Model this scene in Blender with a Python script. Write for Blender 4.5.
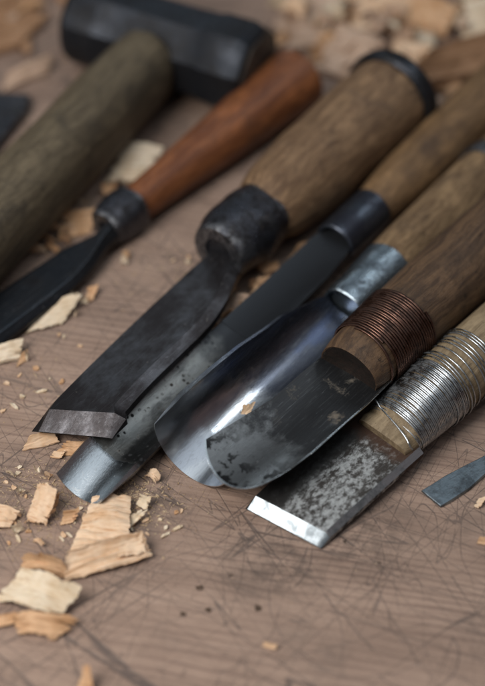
import bpy, bmesh, math, random
from mathutils import Vector, Matrix, noise

for o in list(bpy.data.objects):
    bpy.data.objects.remove(o, do_unlink=True)
S = bpy.context.scene
COL = S.collection
R = math.radians
MM = 0.001

# ------------------------------------------------------------------ camera
ELEV = R(45.0); DIST = 0.62; FOC = 85.0
CAM = Vector((0, -DIST*math.cos(ELEV), DIST*math.sin(ELEV)))
cd = bpy.data.cameras.new("camera")
cam = bpy.data.objects.new("camera", cd); COL.objects.link(cam)
cam.location = CAM
cam.rotation_euler = (math.pi/2 - ELEV, 0, 0)
cd.sensor_fit = 'VERTICAL'; cd.sensor_height = 36.0; cd.sensor_width = 25.45
cd.lens = FOC; cd.clip_start = 0.01; cd.clip_end = 20
cd.dof.use_dof = True
cd.dof.focus_distance = 0.577
cd.dof.aperture_fstop = 4.3
cd.dof.aperture_blades = 9
S.camera = cam
S.render.resolution_x = 724; S.render.resolution_y = 1024

# ------------------------------------------------------------------ world + lamps
w = bpy.data.worlds.new("World"); S.world = w; w.use_nodes = True
bg = w.node_tree.nodes['Background']
# a dim workshop: soft pale light from above, dark all round, a little warmer to the right
wt = w.node_tree
def wn(t): return wt.nodes.new(t)
wtc = wn('ShaderNodeTexCoord'); wsx = wn('ShaderNodeSeparateXYZ'); wt.links.new(wtc.outputs['Generated'], wsx.inputs[0])
wr_ = wn('ShaderNodeValToRGB'); wt.links.new(wsx.outputs[2], wr_.inputs[0])
els = wr_.color_ramp.elements
els[0].position = 0.0; els[0].color = (.012, .010, .009, 1)
els[1].position = 1.0; els[1].color = (.58, .64, .70, 1)
for p_, c_ in ((.30, (.016, .016, .017, 1)), (.58, (.035, .039, .044, 1)), (.74, (.06, .067, .076, 1)), (.85, (.42, .465, .51, 1))):
    e_ = els.new(p_); e_.color = c_
wm = wn('ShaderNodeMapRange'); wm.interpolation_type = 'SMOOTHSTEP'
wt.links.new(wsx.outputs[1], wm.inputs[0])
for i_, q_ in enumerate((.15, .85, 1.0, .5)): wm.inputs[i_+1].default_value = q_
wx = wn('ShaderNodeMapRange'); wx.interpolation_type = 'SMOOTHSTEP'; wt.links.new(wsx.outputs[0], wx.inputs[0])
for i_, q_ in enumerate((.35, .9, 0.0, .7)): wx.inputs[i_+1].default_value = q_
wmx = wn('ShaderNodeMix'); wmx.data_type = 'RGBA'; wt.links.new(wx.outputs[0], wmx.inputs[0])
wt.links.new(wr_.outputs[0], wmx.inputs[6]); wmx.inputs[7].default_value = (.10, .066, .062, 1)
wt.links.new(wmx.outputs[2], bg.inputs[0]); wt.links.new(wm.outputs[0], bg.inputs[1])

def area(name, loc, target, sx, sy, power, col):
    l = bpy.data.lights.new(name, 'AREA'); l.shape = 'RECTANGLE'
    l.size = sx; l.size_y = sy; l.energy = power; l.color = col
    o = bpy.data.objects.new(name, l); COL.objects.link(o)
    o.location = loc
    o.rotation_euler = (Vector(target)-Vector(loc)).to_track_quat('-Z', 'Y').to_euler()
    return o
area('overhead_lamp', (-0.34, -0.29, 0.47), (0.0, -0.08, 0), 0.34, 0.38, 3.3, (1.0, 0.96, 0.92))
area('side_lamp', (0.62, 0.42, 0.85), (0, 0, 0), 0.12, 0.42, 1.0, (0.86, 0.94, 1.0))
area('back_lamp', (-0.25, 1.15, 0.62), (0, 0, 0), 0.55, 0.12, .55, (0.80, 0.91, 1.0))

vs = S.view_settings
vs.view_transform = 'Standard'; vs.look = 'None'; vs.exposure = 0.2; vs.gamma = 1.0; vs.use_curve_mapping = False

# ------------------------------------------------------------------ photo pixel -> ray
FPX = FOC/36.0*686.0
RIGHT = Vector((1, 0, 0)); FWD = (-CAM).normalized(); UP = RIGHT.cross(FWD)
def ray(px, py):
    return (FWD + RIGHT*((px-242.5)/FPX) - UP*((py-343.0)/FPX)).normalized()
def at(px, py, z=0.0):
    """point at height z (mm) over the bench seen at photo pixel px,py"""
    d = ray(px, py); t = (z*MM-CAM.z)/d.z
    return CAM + d*t

class Frame:
    """tool frame: y runs from the tip to the butt, x to the right, z up (all mm)"""
    def __init__(s, tip, butt, roll=0.0):
        p0 = at(*tip); p1 = at(*butt)
        s.O = p0; s.Y = (p1-p0).normalized()
        X = s.Y.cross(Vector((0, 0, 1))).normalized(); Z = X.cross(s.Y)
        c, n = math.cos(R(roll)), math.sin(R(roll))
        s.X = X*c + Z*n; s.Z = Z*c - X*n
        s.M = Matrix((( s.X.x, s.Y.x, s.Z.x, p0.x), (s.X.y, s.Y.y, s.Z.y, p0.y),
                      (s.X.z, s.Y.z, s.Z.z, p0.z), (0, 0, 0, 1)))
    def pl(s, px, py, z=0.0):
        d = ray(px, py); o = s.O + s.Z*(z*MM)
        t = (o-CAM).dot(s.Z)/d.dot(s.Z)
        q = CAM + d*t - s.O
        return q.dot(s.X)/MM, q.dot(s.Y)/MM
    def y(s, px, py): return s.pl(px, py)[1]

# ------------------------------------------------------------------ mesh helpers (all in mm)
def loft(bm, rings, caps=(True, True), closed=True):
    vr = [[bm.verts.new(Vector(p)*MM) for p in r] for r in rings]
    n = len(vr[0])
    for a, b in zip(vr[:-1], vr[1:]):
        for i in range(n if closed else n-1):
            j = (i+1) % n
            try: bm.faces.new((a[i], a[j], b[j], b[i]))
            except ValueError: pass
    if caps[0]: bm.faces.new(vr[0][::-1])
    if caps[1]: bm.faces.new(vr[-1])
    return vr

def build(name, bm, mat, parent=None, smooth=35, bevel=0, matrix=None, subsurf=0):
    big = [f for f in bm.faces if len(f.verts) > 4]
    if big: bmesh.ops.triangulate(bm, faces=big)
    bmesh.ops.recalc_face_normals(bm, faces=bm.faces[:])
    me = bpy.data.meshes.new(name); bm.to_mesh(me); bm.free()
    me.materials.append(mat)
    if smooth:
        for p in me.polygons: p.use_smooth = True
        me.set_sharp_from_angle(angle=R(smooth))
    o = bpy.data.objects.new(name, me); COL.objects.link(o)
    if parent: o.parent = parent
    if matrix is not None: o.matrix_world = matrix
    if bevel:
        m = o.modifiers.new('edge', 'BEVEL'); m.width = bevel*MM; m.segments = 2
        m.limit_method = 'ANGLE'; m.angle_limit = R(28); m.harden_normals = False
    return o

def tag(o, label=None, cat=None, group=None, kind=None):
    for k, v in (('label', label), ('category', cat), ('group', group), ('kind', kind)):
        if v: o[k] = v
    return o
def thing(name, fr, label, cat, group=None):
    o = bpy.data.objects.new(name, None); o.empty_display_size = 0.01; COL.objects.link(o)
    o.matrix_world = fr.M
    return tag(o, label, cat, group)

def ell(y, rx, rt, rb=None, n=40, cx=0, cz=0, p=2.0, wob=0, seed=0, wy=0.03):
    """ring: half width rx, height rt above / rb below the axis, superellipse power p"""
    rb = rt if rb is None else rb
    out = []
    for i in range(n):
        a = 2*math.pi*i/n; c, s = math.cos(a), math.sin(a)
        ex = 2.0/p
        x = rx*math.copysign(abs(c)**ex, c); z = (rt if s > 0 else rb)*math.copysign(abs(s)**ex, s)
        k = 1.0
        if wob: k += wob*noise.noise(Vector((c*1.3+seed, s*1.3, y*wy)))
        out.append((cx+x*k, y, cz+z*k))
    return out
def interp(st, n):
    """resample stations [(y, v1, v2..)] with smooth interpolation"""
    out = []
    for i in range(n):
        y = st[0][0] + (st[-1][0]-st[0][0])*i/(n-1)
        for a, b in zip(st[:-1], st[1:]):
            if a[0] <= y+1e-9 <= b[0]+2e-9 or b is st[-1]:
                if b is st[-1] or y <= b[0]:
                    t = 0 if b[0] == a[0] else (y-a[0])/(b[0]-a[0]); t = min(1, max(0, t))
                    out.append([y]+[u+(v-u)*t for u, v in zip(a[1:], b[1:])]); break
    return out
def handle(st, n=34, wob=0.02, seed=0, p=2.0, seg=44, wy=0.03):
    bm = bmesh.new(); head = []
    while st[0][0] > st[1][0]: head.append(st[0]); st = st[1:]       # recessed end first
    loft(bm, [ell(r[0], r[1], r[2], r[3], n=seg, p=p, wob=wob, seed=seed, wy=wy) for r in head+interp(st, n)])
    return bm
def lathe(prof, n=48, wob=0, seed=0, p=2.0, wy=0.05):
    bm = bmesh.new()
    loft(bm, [ell(y, r, r, n=n, wob=wob, seed=seed, p=p, wy=wy) for y, r in prof])
    return bm
def collar(y0, y1, r0, r1, wall, depth, mid=0, **k):
    """hollow-fronted ferrule"""
    rm = (r0+r1)/2+mid
    prof = [(y0+depth, r0-wall-0.5), (y0+0.3, r0-wall), (y0, r0-wall+0.4), (y0, r0-0.5), (y0+0.5, r0)]
    for i in range(1, 10):
        t = i/10; q = (1-t)**2*r0+2*t*(1-t)*rm+t*t*r1
        prof.append((y0+0.5+(y1-y0-1)*t, q))
    prof += [(y1-0.5, r1), (y1, r1-0.5), (y1, r1-1.5)]
    return lathe(prof, **k)

def tube(bm, pts, r, n=6, cap=True):
    rings = []
    for i, p in enumerate(pts):
        p = Vector(p); a = Vector(pts[max(0, i-1)]); b = Vector(pts[min(len(pts)-1, i+1)])
        t = (b-a).normalized(); u = t.cross(Vector((0, 0.31, 1))).normalized()
        if u.length < .1: u = Vector((1, 0, 0))
        v = t.cross(u)
        rings.append([p+u*(r*math.cos(2*math.pi*k/n))+v*(r*math.sin(2*math.pi*k/n)) for k in range(n)])
    loft(bm, rings, (cap, cap))

def smooth_line(pts, n):
    """Catmull-Rom resampling of a pixel polyline by arc length"""
    q = []
    P = [Vector(p) for p in pts]; P = [P[0]*2-P[1]]+P+[P[-1]*2-P[-2]]
    for i in range(1, len(P)-2):
        for k in range(12):
            t = k/12; a, b, c, d = P[i-1:i+3]
            q.append(.5*((2*b)+(c-a)*t+(2*a-5*b+4*c-d)*t*t+(3*b-a-3*c+d)*t**3))
    q.append(P[-2])
    L = [0]
    for a, b in zip(q[:-1], q[1:]): L.append(L[-1]+(b-a).length)
    out = []; j = 0
    for i in range(n):
        s_ = L[-1]*i/(n-1)
        while j < len(L)-2 and L[j+1] < s_: j += 1
        u = (s_-L[j])/max(1e-9, L[j+1]-L[j]); out.append(tuple(q[j].lerp(q[j+1], min(1, u))))
    return out

def blade_sections(stations, zb, chl, chr_, split=0.45):
    """stations: (xl,yl,xr,yr,t,scale)   flat blade with chamfered long edges"""
    rings = []
    for xl, yl, xr, yr, t, k in stations:
        def P(x, z):
            f = (x-xl)/(xr-xl); return (x, yl+(yr-yl)*f, zb+z*k)
        cl = min(chl, (xr-xl)*.3); cr = min(chr_, (xr-xl)*.3)
        rings.append([P(xl, 0), P(xr, 0), P(xr, t*split), P(xr-cr, t), P(xl+cl, t), P(xl, t*split)])
    return rings
def trough_ring(y, w, s, t, zb, n=28, yoff=None, cx=0):
    """U section: half width w, depth s, wall t; outer bottom at zb"""
    s = max(s, 0.05)
    Rr = (w*w+s*s)/(2*s); a = math.asin(min(1, w/Rr))
    if s > w: a = math.pi-a
    inn, out = [], []
    for i in range(n+1):
        u = -a+2*a*i/n
        x, z = Rr*math.sin(u), Rr-Rr*math.cos(u)
        nx, nz = math.sin(u), -math.cos(u)
        edge = min(1, min(i, n-i)/3.0)
        tt = t*(0.45+0.55*edge)
        yo = yoff(x) if yoff else 0
        inn.append((cx+x, y+yo, zb+t+z)); out.append((cx+x+nx*tt, y+yo, zb+t+z+nz*tt))
    return inn + out[::-1]

# ------------------------------------------------------------------ materials
class NT:
    def __init__(s, name):
        s.m = bpy.data.materials.new(name); s.m.use_nodes = True
        s.t = s.m.node_tree; s.p = s.t.nodes['Principled BSDF']
        s.tc = s.t.nodes.new('ShaderNodeTexCoord')
        s.co = s.vmath('SCALE', s.tc.outputs['Object'], scale=1000.0)   # millimetres
    def n(s, t): return s.t.nodes.new(t)
    def l(s, a, b):
        if isinstance(a, (int, float)): b.default_value = a
        elif isinstance(a, tuple): b.default_value = a if len(a) == len(b.default_value) else tuple(a)+(1,)
        else: s.t.links.new(a, b)
    def vmath(s, op, a, b=None, scale=None):
        n = s.n('ShaderNodeVectorMath'); n.operation = op; s.l(a, n.inputs[0])
        if b is not None: s.l(b, n.inputs[1])
        if scale is not None: n.inputs['Scale'].default_value = scale
        return n.outputs['Value'] if op in ('LENGTH', 'DOT_PRODUCT', 'DISTANCE') else n.outputs[0]
    def math(s, op, a, b=None, c=None, clamp=False):
        n = s.n('ShaderNodeMath'); n.operation = op; n.use_clamp = clamp
        for i, v in enumerate((a, b, c)):
            if v is not None: s.l(v, n.inputs[i])
        return n.outputs[0]
    def map(s, v, sc=(1, 1, 1), rot=(0, 0, 0), loc=(0, 0, 0)):
        n = s.n('ShaderNodeMapping'); s.l(v, n.inputs[0])
        n.inputs['Location'].default_value = loc; n.inputs['Rotation'].default_value = rot; n.inputs['Scale'].default_value = sc
        return n.outputs[0]
    def noise(s, v, sc, det=4, rough=.55, dist=0):
        n = s.n('ShaderNodeTexNoise'); s.l(v, n.inputs['Vector'])
        n.inputs['Scale'].default_value = sc; n.inputs['Detail'].default_value = det
        n.inputs['Roughness'].default_value = rough; n.inputs['Distortion'].default_value = dist
        return n
    def voro(s, v, sc, feat='F1', rnd=1.0):
        n = s.n('ShaderNodeTexVoronoi'); n.feature = feat; s.l(v, n.inputs['Vector'])
        n.inputs['Scale'].default_value = sc; n.inputs['Randomness'].default_value = rnd
        return n.outputs['Distance']
    def mr(s, v, a, b, c=0.0, d=1.0, smooth=True):
        n = s.n('ShaderNodeMapRange'); n.interpolation_type = 'SMOOTHSTEP' if smooth else 'LINEAR'; n.clamp = True
        s.l(v, n.inputs[0])
        for i, q in enumerate((a, b, c, d)): n.inputs[i+1].default_value = q
        return n.outputs[0]
    def mix(s, f, a, b, mode='MIX'):
        n = s.n('ShaderNodeMix'); n.data_type = 'RGBA'; n.blend_type = mode; n.clamp_factor = True
        s.l(f, n.inputs[0]); s.l(a, n.inputs[6]); s.l(b, n.inputs[7]); return n.outputs[2]
    def fmix(s, f, a, b):
        n = s.n('ShaderNodeMix'); n.data_type = 'FLOAT'; s.l(f, n.inputs[0]); s.l(a, n.inputs[2]); s.l(b, n.inputs[3]); return n.outputs[0]
    def bump(s, h, strength, dist):
        n = s.n('ShaderNodeBump'); s.l(h, n.inputs['Height']); n.inputs['Strength'].default_value = strength
        n.inputs['Distance'].default_value = dist*MM
        s.t.links.new(n.outputs[0], s.p.inputs['Normal'])
    def out(s, col=None, rough=None, metal=None, spec=None):
        for k, v in (('Base Color', col), ('Roughness', rough), ('Metallic', metal), ('Specular IOR Level', spec)):
            if v is not None: s.l(v, s.p.inputs[k])
        return s.m
    def xyz(s):
        n = s.n('ShaderNodeSeparateXYZ'); s.l(s.co, n.inputs[0]); return n.outputs

def wood(name, light, dark, grime, fib=1.0, rough=.55, gr=.35, axis='Y', pores=.5, seed=0, bump=.35):
    t = NT(name)
    st = {'Y': (1, .055, 1), 'X': (.055, 1, 1)}[axis]
    v = t.map(t.co, loc=(seed*13.1, seed*7.7, seed*3.3))
    vd = t.vmath('ADD', v, t.vmath('SCALE', t.noise(v, .035, 2).outputs['Color'], scale=9))
    vs_ = t.map(vd, sc=st)
    n1 = t.noise(vs_, .45*fib, 6, .66).outputs['Fac']
    n2 = t.noise(t.map(v, sc=st), 2.4*fib, 4, .65).outputs['Fac']
    c = t.mix(t.mr(n1, .34, .64), light, dark)
    c = t.mix(t.math('MULTIPLY', t.mr(n2, .52, .72), pores), c, tuple(x*.35 for x in dark))
    g = t.noise(v, .045, 5, .6, .6).outputs['Fac']
    c = t.mix(t.math('MULTIPLY', t.mr(g, .5, .72), gr), c, grime)
    s = t.noise(v, .22, 3, .6).outputs['Fac']
    c = t.mix(t.math('MULTIPLY', t.mr(s, .62, .74), gr*.9), c, tuple(x*.5 for x in grime))
    # rubbed lighter patches, dark dents and a few long cracks
    wv = t.noise(t.map(v, sc=(1, .4, 1) if axis == 'Y' else (.4, 1, 1)), .13, 4, .65).outputs['Fac']
    c = t.mix(t.mr(wv, .54, .68, 0, .45), c, tuple(min(.8, x*1.45) for x in light))
    ck = t.noise(t.map(vd, sc=tuple(q*(.5 if q < 1 else 1) for q in st)), .33, 1, .4).outputs['Fac']
    ck = t.math('MULTIPLY', t.mr(t.math('ABSOLUTE', t.math('SUBTRACT', ck, .5)), .006, .002), t.mr(wv, .5, .4))
    c = t.mix(t.math('MULTIPLY', ck, .8), c, tuple(x*.25 for x in dark))
    dv = t.noise(v, .30, 2, .5).outputs['Fac']
    hgt = t.math('ADD', t.math('ADD', n2, t.math('MULTIPLY', n1, .8)), t.math('SUBTRACT', t.math('MULTIPLY', dv, 1.2), t.math('MULTIPLY', ck, 1.5)))
    t.bump(hgt, bump*1.3, .6)
    return t.out(c, t.fmix(n2, rough-.1, rough+.15), 0.0, .35)

def steel(name, clean, oxide, sc=.12, th=(.45, .6), st=(1, 1, 1), ygrad=None, pits=None, rust=0.0, bump=.15,
          spots=.0, fine=1.2, extra=None, brush=.25, seed=0, vary=0.):
    """clean/oxide = (colour, roughness, metallic); factor 0 = clean"""
    t = NT(name)
    v = t.map(t.co, sc=st, loc=(seed*17., seed*5., 0))
    n1 = t.noise(v, sc, 6, .62, .3).outputs['Fac']
    n2 = t.noise(v, sc*6, 5, .7).outputs['Fac']
    f = t.math('ADD', t.math('MULTIPLY', n1, .75), t.math('MULTIPLY', n2, .25))
    if vary:
        f = t.math('ADD', f, t.math('MULTIPLY', t.math('SUBTRACT', t.noise(t.map(t.co, sc=(1, .55, 1)), .14, 5, .7, .8).outputs['Fac'], .5), vary))
    if ygrad:
        y = t.xyz()[1]
        f = t.math('ADD', f, t.mr(y, ygrad[0], ygrad[1], ygrad[2], ygrad[3]))
    f = t.mr(f, th[0], th[1])
    c = t.mix(f, clean[0], oxide[0]); ro = t.fmix(f, clean[1], oxide[1]); me = t.fmix(f, clean[2], oxide[2])
    # streaks of the grinding / handling on everything
    br = t.noise(t.map(t.co, sc=(1, .08, 1)), fine, 4, .7).outputs['Fac']
    ro = t.math('ADD', ro, t.math('MULTIPLY', t.math('SUBTRACT', br, .5), brush))
    sn = t.noise(t.map(t.co, sc=(1, .02, 1), rot=(0, 0, R(6)), loc=(seed*3., 0, 0)), .8, 2, .5).outputs['Fac']
    sl = t.mr(t.math('ABSOLUTE', t.math('SUBTRACT', sn, .5)), .006, .001)
    c = t.mix(t.math('MULTIPLY', sl, .16), c, (.45, .46, .48)); c = t.mix(t.mr(br, .5, .75, 0, .45), c, tuple(x*.45 for x in clean[0]))
    if pits:
        pv = t.voro(v, pits[0]); pm = t.mr(pv, pits[1], pits[1]*.55)
        pm = t.math('MULTIPLY', pm, t.mr(t.noise(v, pits[0]*.35, 3).outputs['Fac'], .42, .56))
        pm = t.math('MULTIPLY', pm, f)
        c = t.mix(pm, c, pits[2]); ro = t.fmix(pm, ro, .8); me = t.fmix(pm, me, .2)
    if rust:
        rm = t.math('MULTIPLY', t.mr(t.noise(v, sc*2.3, 5, .7, 1.).outputs['Fac'], .6, .72), rust)
        c = t.mix(rm, c, (.09, .035, .014)); ro = t.fmix(rm, ro, .85); me = t.fmix(rm, me, 0.)
    if spots:
        sp = t.voro(t.co, .35); sm = t.math('MULTIPLY', t.mr(sp, .16, .07), t.mr(t.noise(t.co, .11, 2).outputs['Fac'], .5, .62))
        c = t.mix(t.math('MULTIPLY', sm, spots), c, (.32, .30, .28)); ro = t.fmix(sm, ro, .7)
    if extra: c, ro, me = extra(t, c, ro, me)
    t.bump(t.math('ADD', n2, t.math('MULTIPLY', br, .4)), bump, .4)
    return t.out(c, t.math('MAXIMUM', ro, .06), me, .4)

def shaving_mat(name, a, b, dark, seed=0):
    t = NT(name)
    oi = t.n('ShaderNodeObjectInfo')
    v = t.vmath('ADD', t.co, t.vmath('SCALE', oi.outputs['Location'], scale=3000.))
    n1 = t.noise(t.map(v, sc=(.12, 1, .6)), .9, 5, .65).outputs['Fac']
    n2 = t.noise(v, .09, 3, .6, .5).outputs['Fac']
    n3 = t.noise(t.map(v, sc=(.06, 1, 1)), 2.6, 3, .7).outputs['Fac']
    c = t.mix(t.mr(n2, .35, .68), a, b)
    c = t.mix(t.math('MULTIPLY', t.mr(n1, .48, .7), .75), c, dark)
    c = t.mix(t.math('MULTIPLY', t.mr(n3, .55, .75), .35), c, tuple(x*.5 for x in dark))
    t.bump(t.math('ADD', n1, n3), .5, .35)
    t.out(c, .75, 0., .25)
    t.p.inputs['Subsurface Weight'].default_value = .1
    t.p.inputs['Subsurface Radius'].default_value = (.002, .001, .0006)
    t.p.inputs['Subsurface Scale'].default_value = .6
    return t.m

def bench_mat():
    t = NT('bench_wood')
    rot = R(11)
    v = t.co
    warp = t.vmath('SUBTRACT', t.noise(v, .012, 3).outputs['Color'], (.5, .5, .5))
    vw = t.vmath('ADD', v, t.vmath('SCALE', warp, scale=7))
    g = t.map(vw, rot=(0, 0, rot))
    xs = t.n('ShaderNodeSeparateXYZ'); t.l(g, xs.inputs[0]); gy = xs.outputs[1]
    ph = t.math('ADD', t.math('MULTIPLY', gy, 2*math.pi/3.3), t.math('MULTIPLY', t.noise(t.map(g, sc=(.10, 1, 1)), .045, 3).outputs['Fac'], 26))
    line = t.mr(t.math('SINE', ph), .3, 1.0)
    lmask = t.mr(t.noise(t.map(v, sc=(.5, 1, 1)), .02, 3).outputs['Fac'], .33, .62, .15, 1.)
    fine = t.noise(t.map(g, sc=(.035, 1, 1)), 1.9, 6, .72).outputs['Fac']
    broad = t.noise(t.map(g, sc=(.2, 1, 1)), .06, 5, .65).outputs['Fac']
    c = t.mix(t.mr(broad, .3, .7), (.395, .278, .212), (.275, .188, .142))
    c = t.mix(t.math('MULTIPLY', t.math('MULTIPLY', line, lmask), .55), c, (.14, .088, .07))
    c = t.mix(t.mr(fine, .46, .7, 0, .4), c, (.15, .10, .082))
    c = t.mix(t.mr(fine, .44, .25, 0, .5), c, (.47, .365, .31))
    # old grey dirt worked into the surface
    dn = t.noise(v, .03, 6, .65, .5).outputs['Fac']
    c = t.mix(t.mr(dn, .5, .74, 0, .42), c, (.13, .102, .086))
    spk = t.noise(v, .9, 4, .75).outputs['Fac']
    c = t.mix(t.mr(spk, .58, .72, 0, .5), c, (.08, .06, .05))
    c = t.mix(t.mr(spk, .38, .26, 0, .5), c, (.50, .40, .34))
    # knife scratches: thin, long, slightly curved hairlines in every direction
    w2 = t.vmath('ADD', v, t.vmath('SCALE', t.vmath('SUBTRACT', t.noise(v, .05, 4, .6).outputs['Color'], (.5, .5, .5)), scale=14))
    brk = t.mr(t.noise(v, .16, 3, .7).outputs['Fac'], .30, .48, .0, 1.)
    big = t.mr(t.noise(v, .022, 2).outputs['Fac'], .30, .5, .25, 1.)
    cut = None
    for i, (sc, wd, rz, an, k) in enumerate(((.060, .0038, 38, .05, .95), (.085, .005, -42, .05, .8), (.11, .006, 62, .06, .75),
                                             (.15, .0075, 20, .05, .6), (.18, .008, -66, .07, .6), (.07, .0035, 100, .22, .7))):
        q = t.map(t.map(v, rot=(0, 0, R(rz))), sc=(an, 1, 1), loc=(31*i, 17*i, 5*i))
        nz = t.noise(q, sc, 1.0, .35).outputs['Fac']
        e = t.math('MULTIPLY', t.mr(t.math('ABSOLUTE', t.math('SUBTRACT', nz, .5)), wd, wd*.35), k)
        cut = e if cut is None else t.math('MAXIMUM', cut, e)
    cut = t.math('MULTIPLY', t.math('MULTIPLY', cut, brk), big)
    # the plain long strokes and compass-like arcs seen at the front
    def seg(a, b, wd, k):
        A = at(*a)/MM; B = at(*b)/MM; A.z = B.z = 0
        d = B-A; L = d.length; d /= L; nn = Vector((-d.y, d.x, 0))
        p = t.math('COMPARE', t.vmath('DOT_PRODUCT', w3, tuple(nn)), A.dot(nn), wd*.5)
        q = t.math('COMPARE', t.vmath('DOT_PRODUCT', w3, tuple(d)), A.dot(d)+L/2, L/2)
        return t.math('MULTIPLY', t.math('MULTIPLY', p, q), k)
    def arc(c0, r, wd, k, side):
        A = at(*c0)/MM; A.z = 0
        sd = Vector(side).normalized()
        p = t.math('COMPARE', t.vmath('DISTANCE', w3, tuple(A)), r, wd*.5)
        q = t.math('GREATER_THAN', t.vmath('DOT_PRODUCT', w3, tuple(sd)), A.dot(sd))
        return t.math('MULTIPLY', t.math('MULTIPLY', p, q), k)
    w3 = t.vmath('MULTIPLY', t.vmath('ADD', v, t.vmath('SCALE', t.vmath('SUBTRACT', t.noise(v, .07, 3, .6).outputs['Color'], (.5, .5, .5)), scale=3)), (1, 1, 0))
    strokes = [((325, 595), (372, 650), .8, .8), ((372, 578), (420, 668), .7, .7), ((428, 588), (485, 604), .6, .7),
               ((330, 612), (485, 660), .5, .5), ((300, 655), (430, 622), .5, .5), ((205, 560), (290, 540), .45, .5),
               ((0, 640), (45, 672), .5, .6), ((10, 676), (60, 655), .5, .6), ((75, 640), (150, 560), .45, .6),
               ((100, 600), (185, 540), .4, .55), ((110, 640), (240, 600), .45, .5), ((180, 560), (250, 640), .45, .5),
               ((330, 540), (395, 505), .9, .7), ((345, 556), (400, 520), .5, .6), ((355, 600), (470, 540), .35, .45),
               ((60, 395), (150, 350), .4, .4), ((5, 555), (60, 520), .4, .5), ((240, 660), (330, 590), .4, .5),
               ((190, 520), (245, 600), .4, .55), ((140, 505), (220, 545), .5, .6), ((390, 560), (400, 610), .5, .6)]
    for a_, b_, wd_, k_ in strokes: cut = t.math('MAXIMUM', cut, seg(a_, b_, wd_*.8, k_*.8))
    cut = t.math('MAXIMUM', cut, arc((276, 556), 10, .7, .45, (0, -1, 0)))
    cut = t.math('MAXIMUM', cut, arc((415, 655), 14, .6, .7, (.5, -.8, 0)))
    cut = t.math('MAXIMUM', cut, arc((360, 600), 30, .45, .5, (-.7, -.7, 0)))
    cut = t.math('MAXIMUM', cut, arc((225, 640), 38, .4, .45, (.2, .9, 0)))
    c = t.mix(t.math('MULTIPLY', cut, .72), c, (.06, .052, .052))
    # nail holes and bruises
    hm = t.mr(t.noise(v, 1.1, 2).outputs['Fac'], .35, .55, .35, 1)
    hole = None
    w2h = t.vmath('MULTIPLY', t.vmath('ADD', v, t.vmath('SCALE', t.vmath('SUBTRACT', t.noise(v, .7, 3, .7).outputs['Color'], (.5, .5, .5)), scale=3.2)), (1, 1, 0))
    for px, py, r in ((183, 614, 1.25), (200, 588, 1.3), (231, 575, 1.0), (209, 610, 1.2), (258, 608, 1.5), (380, 562, .8), (345, 541, .8)):
        A = at(px, py)/MM
        e = t.mr(t.vmath('DISTANCE', w2h, (A.x, A.y, 0)), r*.95, r*.7)
        hole = e if hole is None else t.math('MAXIMUM', hole, e)
    hole = t.math('MULTIPLY', hole, hm)
    c = t.mix(hole, c, (.045, .026, .014))
    cut = t.math('MAXIMUM', cut, hole)
    # grime blotches left by oily tools
    gm = t.mr(t.noise(v, .16, 5, .7).outputs['Fac'], .35, .62)
    gr_ = None
    for px, py, r, k in ((150, 500, 20, .5), (275, 560, 26, .5), (365, 535, 26, .45), (120, 545, 18, .3), (30, 470, 20, .25)):
        A = at(px, py)/MM
        m = t.math('MULTIPLY', t.mr(t.vmath('DISTANCE', w3, (A.x, A.y, 0)), r, r*.2), k)
        gr_ = m if gr_ is None else t.math('MAXIMUM', gr_, m)
    c = t.mix(t.math('MULTIPLY', gm, gr_), c, (.04, .034, .032))
    h = t.math('SUBTRACT', t.math('ADD', t.math('MULTIPLY', fine, .5), t.math('MULTIPLY', spk, .6)), t.math('ADD', t.math('MULTIPLY', cut, 1.2), t.math('MULTIPLY', line, .25)))
    t.bump(h, .55, .5)
    return t.out(c, t.mr(spk, .3, .7, .55, .8), 0., .3)

# ------------------------------------------------------------------ the bench top
bm = bmesh.new()
NX, NY = 120, 150
X0, X1, Y0, Y1 = -600., 600., -420., 1080.
grid = [[bm.verts.new(Vector((X0+(X1-X0)*i/NX, Y0+(Y1-Y0)*j/NY, 0))*MM) for i in range(NX+1)] for j in range(NY+1)]
for j in range(NY):
    for i in range(NX):
        bm.faces.new((grid[j][i], grid[j][i+1], grid[j+1][i+1], grid[j+1][i]))
e0 = [grid[0][i] for i in range(NX+1)]
bench = build('bench_top', bm, bench_mat(), smooth=0)
sol = bench.modifiers.new('thickness', 'SOLIDIFY'); sol.thickness = .04; sol.offset = -1
tag(bench, 'scratched reddish-brown wooden bench top under all the tools', 'bench top', kind='structure')

# ------------------------------------------------------------------ shared metals
def worn(t, c, ro, me):
    g = t.n('ShaderNodeNewGeometry').outputs['Pointiness']
    n = t.noise(t.co, .35, 4, .7).outputs['Fac']
    m = t.math('MULTIPLY', t.mr(g, .515, .56), t.mr(n, .40, .56))
    c = t.mix(t.math('MULTIPLY', m, .8), c, (.30, .31, .33)); ro = t.fmix(m, ro, .3); me = t.fmix(m, me, 1.)
    r = t.math('MULTIPLY', t.mr(t.noise(t.co, .22, 5, .7, .5).outputs['Fac'], .58, .70), .6)
    return t.mix(r, c, (.055, .028, .017)), t.fmix(r, ro, .75), t.fmix(r, me, .1)
M_black = steel('black_iron', ((.085, .09, .108), .25, .95), ((.014, .013, .014), .42, .6), sc=.17, th=(.40, .60), bump=1.0, spots=.3, extra=worn)
M_blade_dark = steel('dark_blade_steel', ((.105, .104, .112), .31, .95), ((.030, .026, .027), .40, .75), sc=.06, th=(.34, .58), st=(1, .6, 1), spots=.45, bump=.3)
M_blue = steel('blued_ferrule', ((.085, .10, .125), .30, .9), ((.030, .032, .044), .45, .7), sc=.09, th=(.4, .6), bump=.3, spots=.3, seed=3)
M_silver = steel('bright_ferrule', ((.36, .43, .48), .27, 1.), ((.10, .12, .14), .42, .9), sc=.16, th=(.42, .62), bump=.4, seed=5)

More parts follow.
